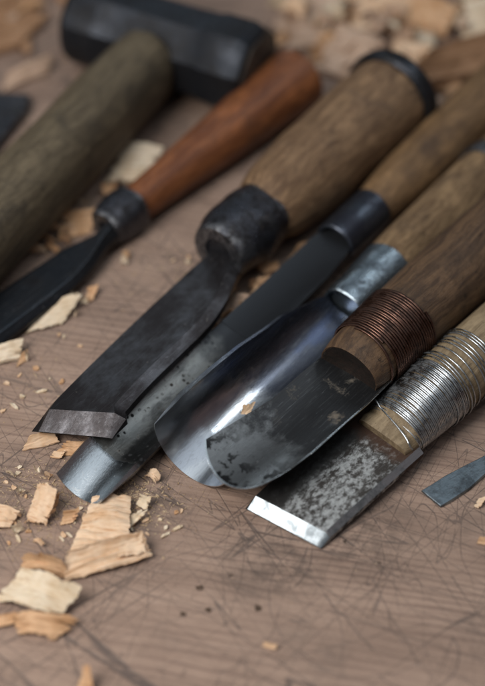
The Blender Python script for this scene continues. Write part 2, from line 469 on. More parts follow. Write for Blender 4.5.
# ================================================================== wide flat chisel
fr = Frame((68, 388, 15), (400, 89, 21), roll=11)
T = thing('wide_chisel', fr, 'broad dark flat chisel with thick round iron socket and black hoop on its tan handle', 'chisel', 'chisels and gouges on the bench')
zb, t = -9.0, 5.2
zm = zb+t*.45
Lp = smooth_line([(30, 427), (60, 396), (95, 361), (130, 327), (165, 294), (184, 277), (194, 270), (201, 265), (208, 259), (222, 243)], 36)
Rp = smooth_line([(111, 434), (124, 414), (145, 390), (168, 367), (194, 342), (211, 324), (222, 308), (230, 294), (238, 276), (251, 254)], 36)
st = []
for i, (a, b) in enumerate(zip(Lp, Rp)):
    xl, yl = fr.pl(*a, zm); xr, yr = fr.pl(*b, zm)
    st.append([xl, yl, xr, yr, t+max(0, i/35-.78)*14, 1.0])
xl, yl, xr, yr, tt, k = st[0]
tipst = [[xl, yl, xr, yr, t, .07], [xl+.1, yl+7.5, xr-.1, yr+8.5, t, 1.0]] + st[4:]
bm = bmesh.new(); loft(bm, blade_sections(tipst, zb, 2.6, 3.6))
build('blade', bm, M_blade_dark, T, bevel=.35, smooth=30)
ys0, ys1 = fr.y(218, 253), fr.y(271, 214)
build('socket', collar(ys0, ys1, 12.2, 13.2, 6.0, 1.4, mid=3.6, wob=.09, seed=2, wy=.11), M_black, T)
yh = fr.y(398, 92)
M_h1 = wood('worn_tan_wood', (.265, .165, .09), (.13, .075, .040), (.055, .038, .03), gr=.65, seed=1)
build('handle', handle([(ys1-1.5, 12.8, 12.8, 12.8), (ys1+2, 14.8, 14.8, 14.8), (ys1+9, 16.6, 16.6, 16.6), (ys1+34, 18.4, 18.4, 18.4), (yh-14, 19.4, 19.4, 19.4), (yh, 19.2, 19.2, 19.2)], seed=4, wob=.035), M_h1, T)
prof = [(yh-8, 18.8), (yh-8, 20.2), (yh-7, 21.4), (yh-4, 21.9), (yh-1, 21.4), (yh, 20.4), (yh, 18.6)]
build('hoop', lathe(prof, wob=.02), steel('black_hoop_iron', ((.035, .038, .046), .36, .8), ((.012, .012, .013), .5, .4), sc=.1, bump=.4, seed=12), T)

# ================================================================== narrow gouge under it
fr = Frame((78, 484, 8), (480, 107, 15))
T = thing('narrow_gouge', fr, 'narrow gouge with pitted grey blade and polished tip, half under the broad dark chisel', 'gouge', 'chisels and gouges on the bench')
y1, y2, y3 = fr.y(218, 348), fr.y(238, 328), fr.y(338, 246)
ye = fr.y(374, 208)
def pol(t, c, ro, me): return c, ro, me
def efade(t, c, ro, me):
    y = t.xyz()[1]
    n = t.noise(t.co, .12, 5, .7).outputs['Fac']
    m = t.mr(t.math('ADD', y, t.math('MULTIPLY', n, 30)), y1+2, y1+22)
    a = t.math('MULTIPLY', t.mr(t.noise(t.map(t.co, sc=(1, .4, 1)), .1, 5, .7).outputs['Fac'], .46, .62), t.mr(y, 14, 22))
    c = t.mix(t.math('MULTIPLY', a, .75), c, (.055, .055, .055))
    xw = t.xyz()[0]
    dark_refl = t.math('MULTIPLY', t.mr(t.math('ADD', xw, t.math('MULTIPLY', n, 8)), 3.5, 7.), t.mr(y, 17, 21))  # dark reflection painted into the colour on the trough's right side
    c = t.mix(t.math('MULTIPLY', dark_refl, .85), c, (.035, .036, .038)); ro = t.fmix(dark_refl, ro, .3)
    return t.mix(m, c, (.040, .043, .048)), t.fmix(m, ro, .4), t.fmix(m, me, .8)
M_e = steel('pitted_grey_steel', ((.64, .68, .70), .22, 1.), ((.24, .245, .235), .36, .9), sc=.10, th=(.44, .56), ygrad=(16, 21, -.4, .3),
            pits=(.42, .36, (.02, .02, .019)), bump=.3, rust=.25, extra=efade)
t2 = M_e.node_tree
bm = bmesh.new()
rings = [trough_ring(0.0, 10.4, 5.8, .3, -8, n=24)]
for y, w_, s_, th_ in ((8, 10.4, 5.0, 2.2), (17, 10.4, 4.2, 4.2), (18, 10.4, 4.3, 4.2), (30, 10.4, 5.0, 3.4), (y1*.7, 10.0, 4.6, 3.2), (y1, 9.6, 3.4, 3.6), (y2, 9.4, 2.0, 4.2)):
    rings.append(trough_ring(y, w_, s_, th_, -8+(y/y3)*1.5, n=24))
loft(bm, rings)
build('blade', bm, M_e, T, smooth=40)
bm = bmesh.new()
rings = [trough_ring(y2-.2, 9.5, 2.1, 4.4, -8+y2/y3*1.5, n=24), trough_ring(y3-18, 9.2, 1.0, 5.0, -6, n=24), trough_ring(y3-3, 8.4, .5, 6, -5, n=24), trough_ring(y3+4, 6.5, .4, 7, -4.5, n=24)]
loft(bm, rings)
build('shank', bm, M_e, T, smooth=40)
build('ferrule', collar(y3, ye, 8.9, 8.9, 1.4, 4, mid=.3, wob=.03, seed=6), M_blue, T)
M_h2 = wood('orange_brown_wood', (.235, .14, .067), (.125, .072, .034), (.05, .032, .025), gr=.55, seed=2)
yb = fr.y(540, 52)
build('handle', handle([(ye-1.5, 8.3, 8.3, 8.3), (ye+5, 9.3, 9.3, 9.3), (ye+22, 11, 11, 11), (yb-20, 13.2, 13.2, 13), (yb, 12.5, 12.5, 12.5)], seed=9), M_h2, T)

# ================================================================== wide gouge
fr = Frame((189.5, 457, 11.5), (482, 178, 12), roll=-11)
T = thing('wide_gouge', fr, 'wide shiny gouge with deep polished trough and bright steel ferrule', 'gouge', 'chisels and gouges on the bench')
yk, yf, yfe = fr.y(290, 352), fr.y(345, 312), fr.y(386, 265)
def blue_refl(t, c, ro, me):
    y = t.xyz()
    n = t.noise(t.map(t.co, sc=(1, .25, 1)), .09, 4, .6).outputs['Fac']
    m = t.math('MULTIPLY', t.mr(n, .48, .62), t.mr(y[1], 8, 55, .25, .8))
    c = t.mix(m, c, (.12, .15, .24))  # blue reflections painted into the steel as streaky patches
    return c, ro, me
M_f = steel('polished_gouge_steel', ((.70, .72, .74), .20, 1.), ((.12, .13, .16), .28, .95), sc=.055, th=(.5, .68), st=(1, .5, 1),
            ygrad=(8, 70, -.16, .36), bump=.16, brush=.22, extra=blue_refl)
W0 = 16.4
bm = bmesh.new()
rings = [trough_ring(0, W0+.1, 14.4, .3, -11.2, n=36), trough_ring(8, W0, 12.9, 2.6, -11, n=36), trough_ring(15, W0, 11.8, 4.6, -11, n=36), trough_ring(18, W0, 11.8, 4.7, -11, n=36)]
for f_, w_, s_, th_ in ((.5, W0-.2, 12.2, 3.8), (.75, W0-.7, 12.0, 3.2), (1.0, W0-1.8, 10.4, 2.6)):
    rings.append(trough_ring(yk*f_, w_, s_, th_, -11+f_*1, n=36))
for f_, w_, s_, th_ in ((.35, 14.2, 8.2, 3.0), (.7, 11.3, 6, 3.4), (.95, 9.5, 4.6, 3.8), (1.05, 8.2, 3.6, 4)):
    rings.append(trough_ring(yk+(yf-yk)*f_, w_, s_, th_, -10+2.6*f_, n=36))
loft(bm, rings)
build('blade', bm, M_f, T, smooth=40)
build('ferrule', collar(yf, yfe, 9.6, 11.2, 1.2, 3, mid=.0, wob=.05, seed=12, wy=.08), M_silver, T)
M_h3 = wood('coarse_tan_wood', (.29, .19, .10), (.14, .085, .043), (.06, .04, .03), gr=.35, pores=.9, seed=3, bump=.6)
yd = fr.y(476, 172); yb = fr.y(560, 88)
build('handle', handle([(yfe-1.5, 10.4, 10.4, 10.4), (yfe+4, 11.2, 11.2, 11.2), (yd-4, 12.0, 12.0, 12), (yb, 12.2, 12.2, 12)], seed=14), M_h3, T)
build('band', lathe([(yd, 11.8), (yd, 12.7), (yd+.6, 13), (yd+8, 13), (yd+8.6, 12.6), (yd+8.6, 11.8)], wob=.01), M_black, T)

# ================================================================== spoon-ended shallow gouge with copper-coloured wire
fr = Frame((226, 482, 20), (478, 254, 21))
T = thing('shallow_gouge', fr, 'dark round-nosed shallow gouge whose brown handle is wrapped in copper-coloured wire', 'gouge', 'chisels and gouges on the bench')
def blotch(t, c, ro, me):
    y = t.xyz()
    n = t.noise(t.co, .16, 5, .65, .4).outputs['Fac']
    m = t.math('MULTIPLY', t.mr(n, .50, .56), t.mr(y[1], 26, 8))
    c = t.mix(m, c, (.02, .02, .021)); ro = t.fmix(m, ro, .5)
    n2 = t.noise(t.co, .11, 6, .7).outputs['Fac']
    m2 = t.math('MULTIPLY', t.mr(n2, .55, .68), t.mr(y[1], 30, 52))
    c = t.mix(t.math('MULTIPLY', m2, .55), c, (.22, .18, .13)); ro = t.fmix(m2, ro, .75); me = t.fmix(m2, me, .1)
    return c, ro, me
M_g = steel('stained_blade_steel', ((.22, .225, .225), .30, .95), ((.040, .041, .043), .42, .8), sc=.06, th=(.42, .6), st=(1, .7, 1),
            ygrad=(4, 42, -.16, .16), bump=.25, extra=blotch, spots=.15)
GL = [(205, 444), (240, 426), (272, 399), (300, 374), (322, 356), (345, 334)]
GR = [(262, 486), (288, 473), (311, 454), (338, 430), (368, 404), (392, 380)]
zg = -1.2
bm = bmesh.new(); rings = []
n = 30
def grow(yc_l, yc_r, xl, xr, sag, th_, nose, lift):
    inn, out = [], []
    for i in range(n+1):
        u = i/n; x = xl+(xr-xl)*u
        q = (2*u-1)
        z = zg+lift - sag*(1-q*q)
        y = yc_l+(yc_r-yc_l)*u + nose*q*q
        edge = .25+.75*min(1, min(i, n-i)/4)
        inn.append((x, y, z)); out.append((x, y, z-th_*edge))
    return inn+out[::-1]
pts = [(fr.pl(*a, zg), fr.pl(*b, zg)) for a, b in zip(GL, GR)]
xl0, xr0 = pts[1][0][0], pts[1][1][0]
# nose outline
no = [fr.pl(*p, zg-1.5) for p in smooth_line([(204.5, 443), (205.5, 454), (209, 463), (214, 471), (220, 477.5), (227, 482), (234, 485), (243, 487), (252, 487), (262, 485), (272, 480.5), (289, 472), (311, 455)], 60)]
def nose_y(x):
    for a, b in zip(no[:-1], no[1:]):
        if min(a[0], b[0]) <= x <= max(a[0], b[0]) and a[0] != b[0]:
            return a[1]+(b[1]-a[1])*(x-a[0])/(b[0]-a[0])
    return no[0][1] if x < no[0][0] else no[-1][1]
xl0, xr0 = no[0][0]+.05, max(p[0] for p in no)-.05
(xlB, ylB), (xrB, yrB) = pts[2]
for k_, th_ in ((0, .25), (.05, .55), (.15, 1.0), (.4, 1.6), (.75, 2.0)):
    inn, out = [], []
    for i in range(n+1):
        u = i/n; q = 2*u-1; u2 = .5+.5*math.copysign(abs(q)**.8, q)
        xa = xl0+(xr0-xl0)*u2; xb = xlB+(xrB-xlB)*u2
        ya = nose_y(xa); yb2 = max(ylB+(yrB-ylB)*u2, ya+.5)
        x = xa+(xb-xa)*k_; y = ya+(yb2-ya)*k_
        q = 2*u2-1
        z = zg - 3.2*(1-q*q)
        edge = .3+.7*min(1, min(i, n-i)/4)
        inn.append((x, y, z)); out.append((x, y, z-th_*edge))
    rings.append(inn+out[::-1])
for (l_, r_), th_, sg in zip(pts[2:], (2.3, 2.5, 2.8, 3.0), (3.2, 3.0, 2.8, 2.4)):
    rings.append(grow(l_[1], r_[1], l_[0], r_[0], sg, th_, 0, 0))
loft(bm, rings)
gb = build('blade', bm, M_g, T, smooth=40)
path = [(Vector(rings[0][i]), Vector(rings[2][i])) for i in range(n+1)]+[(Vector(r[n]), Vector(r[n-3])) for r in rings[3:]]
bm = bmesh.new(); sec = []
for a, b in path:
    d = (b-a); d.normalize(); o_ = Vector((0, 0, .10))
    sec.append([a-d*.05+o_, a+d*.75+o_*1.2, a+d*.75-o_, a-d*.05-o_*2])
loft(bm, sec)
M_edge = steel('honed_edge', ((.62, .66, .68), .25, 1.), ((.30, .32, .33), .4, 1.), sc=.15, th=(.45, .65), bump=.1, seed=4)
tag(build('cutting_edge', bm, M_edge, gb, smooth=40), 'thin bright honed line along the blade rim')
yc = fr.y(350, 372)        # cut end of the handle
yw0, yw1 = fr.y(369, 358), fr.y(405, 325)
M_h4 = wood('dark_brown_wood', (.135, .080, .043), (.062, .036, .021), (.026, .018, .014), gr=.65, seed=4)
yb = fr.y(560, 160)
def grad(y):   # radius of the handle
    return 13.0 + 2.6*min(1, max(0, (y-yc)/60.0))
build('handle', handle([(yc+5, 10.2, 7.4, 9.2), (yc+.4, 11.6, 8.6, 10.4), (yc, 12.4, 9.4, 11.2), (yc+1.2, 13.0, 10.4, 12.6), (yw0, 13.5, 12.6, 13.2), (yw1, 14.6, 14.4, 14.2), (yw1+40, 15.6, 15.6, 15.2), (yb, 15.2, 15.2, 15.2)], seed=21, wob=.025), M_h4, T)
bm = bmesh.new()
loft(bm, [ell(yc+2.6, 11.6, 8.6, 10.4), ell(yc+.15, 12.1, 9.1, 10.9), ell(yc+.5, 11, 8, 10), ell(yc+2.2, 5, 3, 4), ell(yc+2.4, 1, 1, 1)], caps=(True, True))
build('end_grain', bm, wood('shaded_end_wood', (.02, .012, .009), (.011, .008, .006), (.008, .006, .005), seed=8), T)  # shade of the handle's end face painted as near-black wood
def wire_mat(name, a, b, ra, seed=0):
    t = NT(name); n_ = t.noise(t.co, .25, 4, .7).outputs['Fac']; f_ = t.mr(n_, .4, .66)
    t.bump(t.noise(t.co, 1.2, 2).outputs['Fac'], .08, .06)
    return t.out(t.mix(f_, a, b), t.fmix(f_, ra, ra+.25), t.fmix(f_, 1., .75))
def hel(turns, rfun, wr, jit=.12, ph0=0, spt=40, seed=0, slack=.0):
    """turns: list of y positions, one for each turn"""
    rnd = random.Random(seed); pts_ = []
    N = len(turns)-1
    for i in range(N):
        ya, yb_ = turns[i], turns[i+1]
        lean = (rnd.random()-.5)*jit
        for k_ in range(spt):
            u = k_/spt; a = ph0+2*math.pi*u
            y = ya+(yb_-ya)*(u*u*(3-2*u)) + lean*math.sin(a)
            rx, rt, rb = rfun(y)
            rr = 1+slack*noise.noise(Vector((i*.9, a, seed)))
            s_ = math.sin(a)
            pts_.append(((rx+wr)*rr*math.cos(a), y, ((rt if s_ > 0 else rb)+wr)*rr*s_))
    return pts_
M_cu = wire_mat('copper_wire', (.135, .075, .056), (.050, .029, .023), .33)
rnd = random.Random(4)
wr = .50
def rf(y):
    u = (y-yw0)/(yw1-yw0); return 13.5+1.1*u+.12, 12.6+1.8*u+.12, 13.2+1.0*u+.12
NT_ = int((yw1-yw0)/1.06); ys = [yw0+(yw1-yw0)*i/NT_+rnd.uniform(-.1, .1) for i in range(NT_+1)]
bm = bmesh.new(); tube(bm, hel(ys, rf, wr, jit=.35, ph0=R(60), seed=5), wr, n=7)
ys = [ys[0]-1.6, ys[0]-1.5]
tube(bm, [((13.2+wr)*math.cos(R(a)), yw0-1.7+1.0*math.sin(R(a-40))*.8, (12.4+wr)*math.sin(R(a))) for a in range(-70, 111, 6)], wr, n=7)
build('wire_binding', bm, M_cu, T, smooth=60)

# ================================================================== bright flat chisel bound with steel wire
fr = Frame((281, 529, 3.5), (470, 362, 13.5))
T = thing('flat_chisel', fr, 'grey rust-spotted chisel with bright cutting edge and silver wire wound round its handle', 'chisel', 'chisels and gouges on the bench')
yr0_ = (fr.y(366, 431)+fr.y(412, 452))/2-9
def hmix(t, c, ro, me):
    x = t.xyz()
    # left side darkened: oxide, with the neighbouring gouge's shadow painted in
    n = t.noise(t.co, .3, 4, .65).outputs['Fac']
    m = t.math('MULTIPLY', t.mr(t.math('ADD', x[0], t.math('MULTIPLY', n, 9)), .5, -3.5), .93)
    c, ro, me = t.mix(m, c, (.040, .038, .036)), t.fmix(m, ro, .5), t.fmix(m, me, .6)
    u = t.mr(t.math('ADD', x[1], t.math('MULTIPLY', n, 8)), yr0_+5, yr0_+10)
    u = t.math('MULTIPLY', u, .7)
    return t.mix(u, c, (.075, .034, .017)), t.fmix(u, ro, .8), t.fmix(u, me, .05)
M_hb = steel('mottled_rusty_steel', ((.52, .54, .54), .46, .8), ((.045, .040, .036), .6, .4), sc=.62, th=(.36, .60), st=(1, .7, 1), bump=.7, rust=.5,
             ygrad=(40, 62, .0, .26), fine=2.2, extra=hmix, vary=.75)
M_bev = steel('ground_steel', ((.30, .335, .36), .30, 1.), ((.17, .195, .21), .40, 1.), sc=.2, th=(.45, .65), bump=.12, seed=2)
zb, t = -3.4, 3.8
zm = zb+t
HL = [(247, 503), (264, 487), (300, 456), (338, 425), (368, 401)]
HR = [(323, 543), (338, 530), (372, 499), (402, 472), (424, 453)]
st = []
for a, b in zip(HL, HR):
    xl, yl = fr.pl(*a, zm*.6+zb*.4); xr, yr = fr.pl(*b, zm*.6+zb*.4)
    st.append([xl, yl, xr, yr, t, 1.0])
xl = sum(s[0] for s in st)/5; xr = sum(s[2] for s in st)/5
yl0, yr0 = st[0][1], st[0][3]
main = [[xl, yl0+3.6, xr, yr0+3.6, t, 1.0]]+[[s[0]*.4+xl*.6, s[1], s[2]*.4+xr*.6, s[3], t, 1] for s in st[1:]]
bm = bmesh.new(); loft(bm, blade_sections(main, zb, .8, 2.2, split=.5))
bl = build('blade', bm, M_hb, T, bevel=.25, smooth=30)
bm = bmesh.new()
loft(bm, blade_sections([[xl+.05, yl0-1.2, xr-.05, yr0-1.2, t, .12], [xl-.02, yl0+3.5, xr+.02, yr0+3.5, t, .99]], zb, .8, 2.2, split=.5))
tag(build('bevel', bm, M_bev, bl, bevel=.3, smooth=30), 'bright ground bevel at the cutting edge')
bm = bmesh.new()
def P_(s, f0): return s[3]
# polished strip on the right chamfer
rng = []
for s in main:
    y_ = s[3]
    a = Vector((s[2], y_, zb+t*.5)); b = Vector((s[2]-2.2, y_, zb+t)); nrm = Vector((.6, 0, .8))*.12
    a = a.lerp(b, .04); b = a.lerp(b, .96)
    rng.append([a+nrm, b+nrm, b-nrm, a-nrm])
loft(bm, rng)
build('polished_edge', bm, steel('edge_steel', ((.60, .64, .66), .36, 1.), ((.25, .27, .28), .45, .95), sc=.12, th=(.42, .62)), bl, smooth=30)
# handle: scarfed wooden end, then wire
yc0 = (fr.y(366, 431)+fr.y(412, 452))/2
yw0 = fr.y(404, 432); yw1 = fr.y(442, 390); yw2 = fr.y(476, 356)
M_h5 = wood('grey_tan_wood', (.29, .22, .135), (.18, .13, .075), (.07, .05, .036), gr=.4, seed=5)
yb = fr.y(600, 245)
hst = [(yc0-1, 11.0, 3.4, 3.2), (yc0-.2, 11.6, 4.0, 3.6), (yc0+6, 11.8, 5.6, 6), (yw0, 12.0, 7.6, 8.4), (yw0+8, 12.2, 10, 10.2), (yw1, 12.6, 12.2, 12.2), (yw2, 13, 13, 12.8), (yb, 13, 13, 12.8)]
def rfh(y):
    for a, b in zip(hst[:-1], hst[1:]):
        if a[0] <= y <= b[0]:
            u = (y-a[0])/(b[0]-a[0]); return tuple(p+(q-p)*u+.1 for p, q in zip(a[1:], b[1:]))
    return hst[-1][1:]
bm = bmesh.new()
def hring(y, rx, rt, rb):
    fl = min(1, max(0, (y-yc0)/(yw0-3-yc0)))
    return ell(y, rx, rt, rb, n=44, p=4.5-2.5*fl, wob=.015, seed=31)
loft(bm, [hring(*r) for r in interp(hst, 50)])
build('handle', bm, M_h5, T)
M_ag = wire_mat('steel_wire', (.52, .55, .57), (.26, .27, .28), .2)
rnd = random.Random(8); wr = .31
ys = [yw0-1.5]
while ys[-1] < yw1: ys.append(ys[-1]+.68+rnd.uniform(-.03, .10))
y = ys[-1]
for d in (3.4, 2.6, 3.8, 1.5, 1.1, 3.0, 1.2, 1.0, 1.4): y += d; ys.append(y)
bm = bmesh.new()
tube(bm, hel(ys, rfh, wr, jit=.3, ph0=R(-60), seed=3, slack=.006), wr, n=7)
# crossing turns wound over the first layer
ys2 = [yw1-6, yw1-3, yw1+1, yw1+5]
tube(bm, hel(ys2, lambda y: tuple(q+.65 for q in rfh(y)), wr, jit=1.6, ph0=R(-100), seed=9), wr, n=7)
# loose end hanging over the cut wood
a = fr.pl(380, 413, 6); 
lp = []
for i in range(25):
    u = i/24; ang = R(152-118*u)
    yy = yw0+.6 - 5.6*u
    rx, rt, rb = rfh(yy)
    lp.append(((rx+.5)*math.cos(ang), yy, (rt+.4)*max(.1, math.sin(ang))**.5+.1))
lp += [(lp[-1][0]+.8, lp[-1][1]-.2, lp[-1][2]-1.0), (lp[-1][0]+1.3, lp[-1][1]+.4, lp[-1][2]-2.6)]
tube(bm, lp, wr, n=7)
build('wire_binding', bm, M_ag, T, smooth=60)

# ================================================================== slim chisel with red-brown handle
fr = Frame((-40, 341, 5), (297, 79, 14))
T = thing('slim_chisel', fr, 'chisel with glossy red-brown handle and black iron shoulder beside the hammer', 'chisel', 'chisels and gouges on the bench')
zb, t = -3.5, 5.
zm = zb+t*.6
CL = [(-60, 335), (0, 290), (45, 260), (64, 247), (78, 242), (92, 237), (98, 233), (108, 224)]
CR = [(-20, 358), (0, 343), (57, 300), (76, 284), (92, 268), (102, 254), (108, 246), (120, 236)]
st = []
for i, (a, b) in enumerate(zip(CL, CR)):
    xl, yl = fr.pl(*a, zm); xr, yr = fr.pl(*b, zm)
    st.append([xl, yl, xr, yr, t+max(0, i-3)*.8, 1.0])
bm = bmesh.new(); loft(bm, blade_sections(st, zb, 2.6, 2.6))
M_cb = steel('blue_black_blade', ((.040, .046, .055), .33, .85), ((.018, .018, .02), .45, .6), sc=.06, th=(.4, .62), bump=.25, spots=.3, seed=7)
build('blade', bm, M_cb, T, bevel=.4, smooth=30)
yf, yfe = fr.y(109, 231), fr.y(138, 208)
build('ferrule', collar(yf, yfe, 7.4, 8.8, 4.5, 1, mid=1.6, wob=.06, seed=41, p=2.7), M_black, T)
M_h6 = wood('red_brown_wood', (.25, .092, .034), (.12, .040, .016), (.04, .022, .016), gr=.55, seed=6, rough=.42, bump=.15)
ye = fr.y(304, 78)
build('handle', handle([(yfe-1, 7.3, 7.3, 7.3), (yfe+5, 8.0, 8, 8), (yfe+30, 9.6, 9.6, 9.6), (ye-40, 12.4, 12.4, 12.4), (ye-4, 14.6, 14.6, 14.4), (ye-1, 14.2, 14.2, 14), (ye, 12.2, 12.2, 12.2)], seed=44, n=60, wob=.012), M_h6, T)

# ================================================================== hammer
HZ = 21.0
pa, pb = at(84, 30, HZ), at(252, 62, HZ)
class HF(Frame):
    def __init__(s, o, Y):
        s.O = o; s.Y = Y.normalized(); X = s.Y.cross(Vector((0, 0, 1))).normalized(); s.X = X; s.Z = X.cross(s.Y)
        s.M = Matrix(((s.X.x, s.Y.x, s.Z.x, o.x), (s.X.y, s.Y.y, s.Z.y, o.y), (s.X.z, s.Y.z, s.Z.z, o.z), (0, 0, 0, 1)))
mid = at(167, 44, HZ)
hend = at(-60, 281, 19)
fr = HF(mid, mid-hend)            # y runs from the grip towards the head
T = thing('hammer', fr, 'heavy hammer with black iron head and worn grey-brown wooden handle', 'hammer')
hx = 46.0
bm = bmesh.new()
def oct_ring(x, r, k, cy=0):
    """cross-section between a circle (k=0) and an octagon with flats (k=1)"""
    out = []
    for i in range(48):
        a = 2*math.pi*i/48; m = (a+math.pi/8) % (math.pi/4)-math.pi/8
        q = r*((1-k)+k*.985/math.cos(m))*(1+.012*noise.noise(Vector((x*.05, math.cos(a)*1.4, math.sin(a)*1.4))))
        out.append((x, cy+q*math.cos(a), q*math.sin(a)))
    return out
prof = [(-hx, 16.5, .2), (-hx+1.2, 19.0, .25), (-hx+4, 20.6, .3), (-28, 20.6, .3), (-24, 19.2, 1), (-15, 18.8, 1), (15, 18.8, 1), (24, 19.2, 1), (27, 20.2, 1), (hx-5, 20.4, 1), (hx-1.4, 19.2, .9), (hx, 17.4, .8)]
loft(bm, [oct_ring(*p) for p in prof])
M_head = steel('hammer_iron', ((.030, .034, .042), .40, .8), ((.012, .012, .014), .55, .4), sc=.06, th=(.42, .62), bump=.5, spots=.15, seed=8)
build('head', bm, M_head, T, smooth=18)
M_face = steel('worn_face_iron', ((.11, .095, .08), .5, .5), ((.05, .04, .033), .65, .3), sc=.12, th=(.4, .6), seed=9)
bm = bmesh.new(); loft(bm, [oct_ring(hx-.2, 17.0, .8), oct_ring(hx+.5, 16.6, .8), oct_ring(hx+.9, 15, .8)])
build('striking_face', bm, M_face, T)
M_h7 = wood('grey_brown_wood', (.135, .106, .066), (.08, .061, .037), (.03, .025, .02), gr=.65, seed=7)
L = (mid-hend).length/MM
build('handle', handle([(-L, 16, 17.5, 17.5), (-L*.5, 16, 17.8, 17.8), (-60, 16, 18, 18), (-21, 14.6, 17.4, 17), (-17, 13.8, 16.8, 16.4)], seed=51, n=46, wob=.03, p=2.25), M_h7, T)

# ================================================================== black blade at the left edge
fr = HF(at(-30, 122, 4), at(26, 96, 4)-at(-30, 122, 4))
T = thing('black_blade', fr, 'black iron blade end poking in at the left edge behind the hammer handle', 'blade')
zz = 1.2
PL = [(32, 103), (28, 118), (14, 134), (-10, 166), (-70, 190), (-60, 100), (0, 101)]
bm = bmesh.new()
lo = [fr.pl(*p, -3.9) for p in PL]; 
lo = [(x, y) for x, y in lo]
cxm = sum(p[0] for p in lo)/len(lo); cym = sum(p[1] for p in lo)/len(lo)
loft(bm, [[(x, y, -3.9) for x, y in lo], [(x, y, .2) for x, y in lo], [(cxm+(x-cxm)*.93, cym+(y-cym)*.93, 2.0) for x, y in lo]])
build('blade', bm, M_black, T, bevel=.5)

# ================================================================== thin flat blade at the right edge
fr = Frame((431, 498, .8), (500, 452, .8))
bm = bmesh.new()
TL = [(421.5, 489.5), (430, 485), (445, 475.5), (465, 465), (485, 455), (540, 428)]
TR = [(441, 505.5), (450, 501), (470, 488), (480, 479), (492, 468), (560, 420)]
st = []
for i, (a, b) in enumerate(zip(TL, TR)):
    xl, yl = fr.pl(*a, .6); xr, yr = fr.pl(*b, .6)
    st.append([xl, yl, xr, yr, 1.5, 1.0])
st[0][5] = .75
loft(bm, blade_sections(st, -.75, .25, .25, split=.7))
M_i = steel('grey_spring_steel', ((.30, .36, .40), .36, 1.), ((.10, .12, .135), .48, .9), sc=.11, th=(.4, .62), pits=(.9, .35, (.03, .03, .03)), bump=.3, seed=11)
o = build('thin_blade', bm, M_i, smooth=30, bevel=.15, matrix=fr.M)
tag(o, 'thin grey steel blade lying on bare bench at the right edge', 'blade')

# ================================================================== shavings and chips
M_pale = shaving_mat('pale_shaving', (.78, .58, .41), (.66, .43, .26), (.46, .24, .11))
M_orange = shaving_mat('orange_shaving', (.66, .42, .25), (.54, .31, .16), (.32, .16, .07))
M_cream = shaving_mat('cream_chip', (.76, .64, .49), (.66, .52, .36), (.48, .32, .18))
M_pink = shaving_mat('pinkish_chip', (.60, .43, .32), (.50, .34, .24), (.30, .18, .11))
M_brown = shaving_mat('brown_chip', (.40, .235, .135), (.29, .16, .085), (.15, .08, .04))
CHIPS = 'wood chips and shavings on the bench'

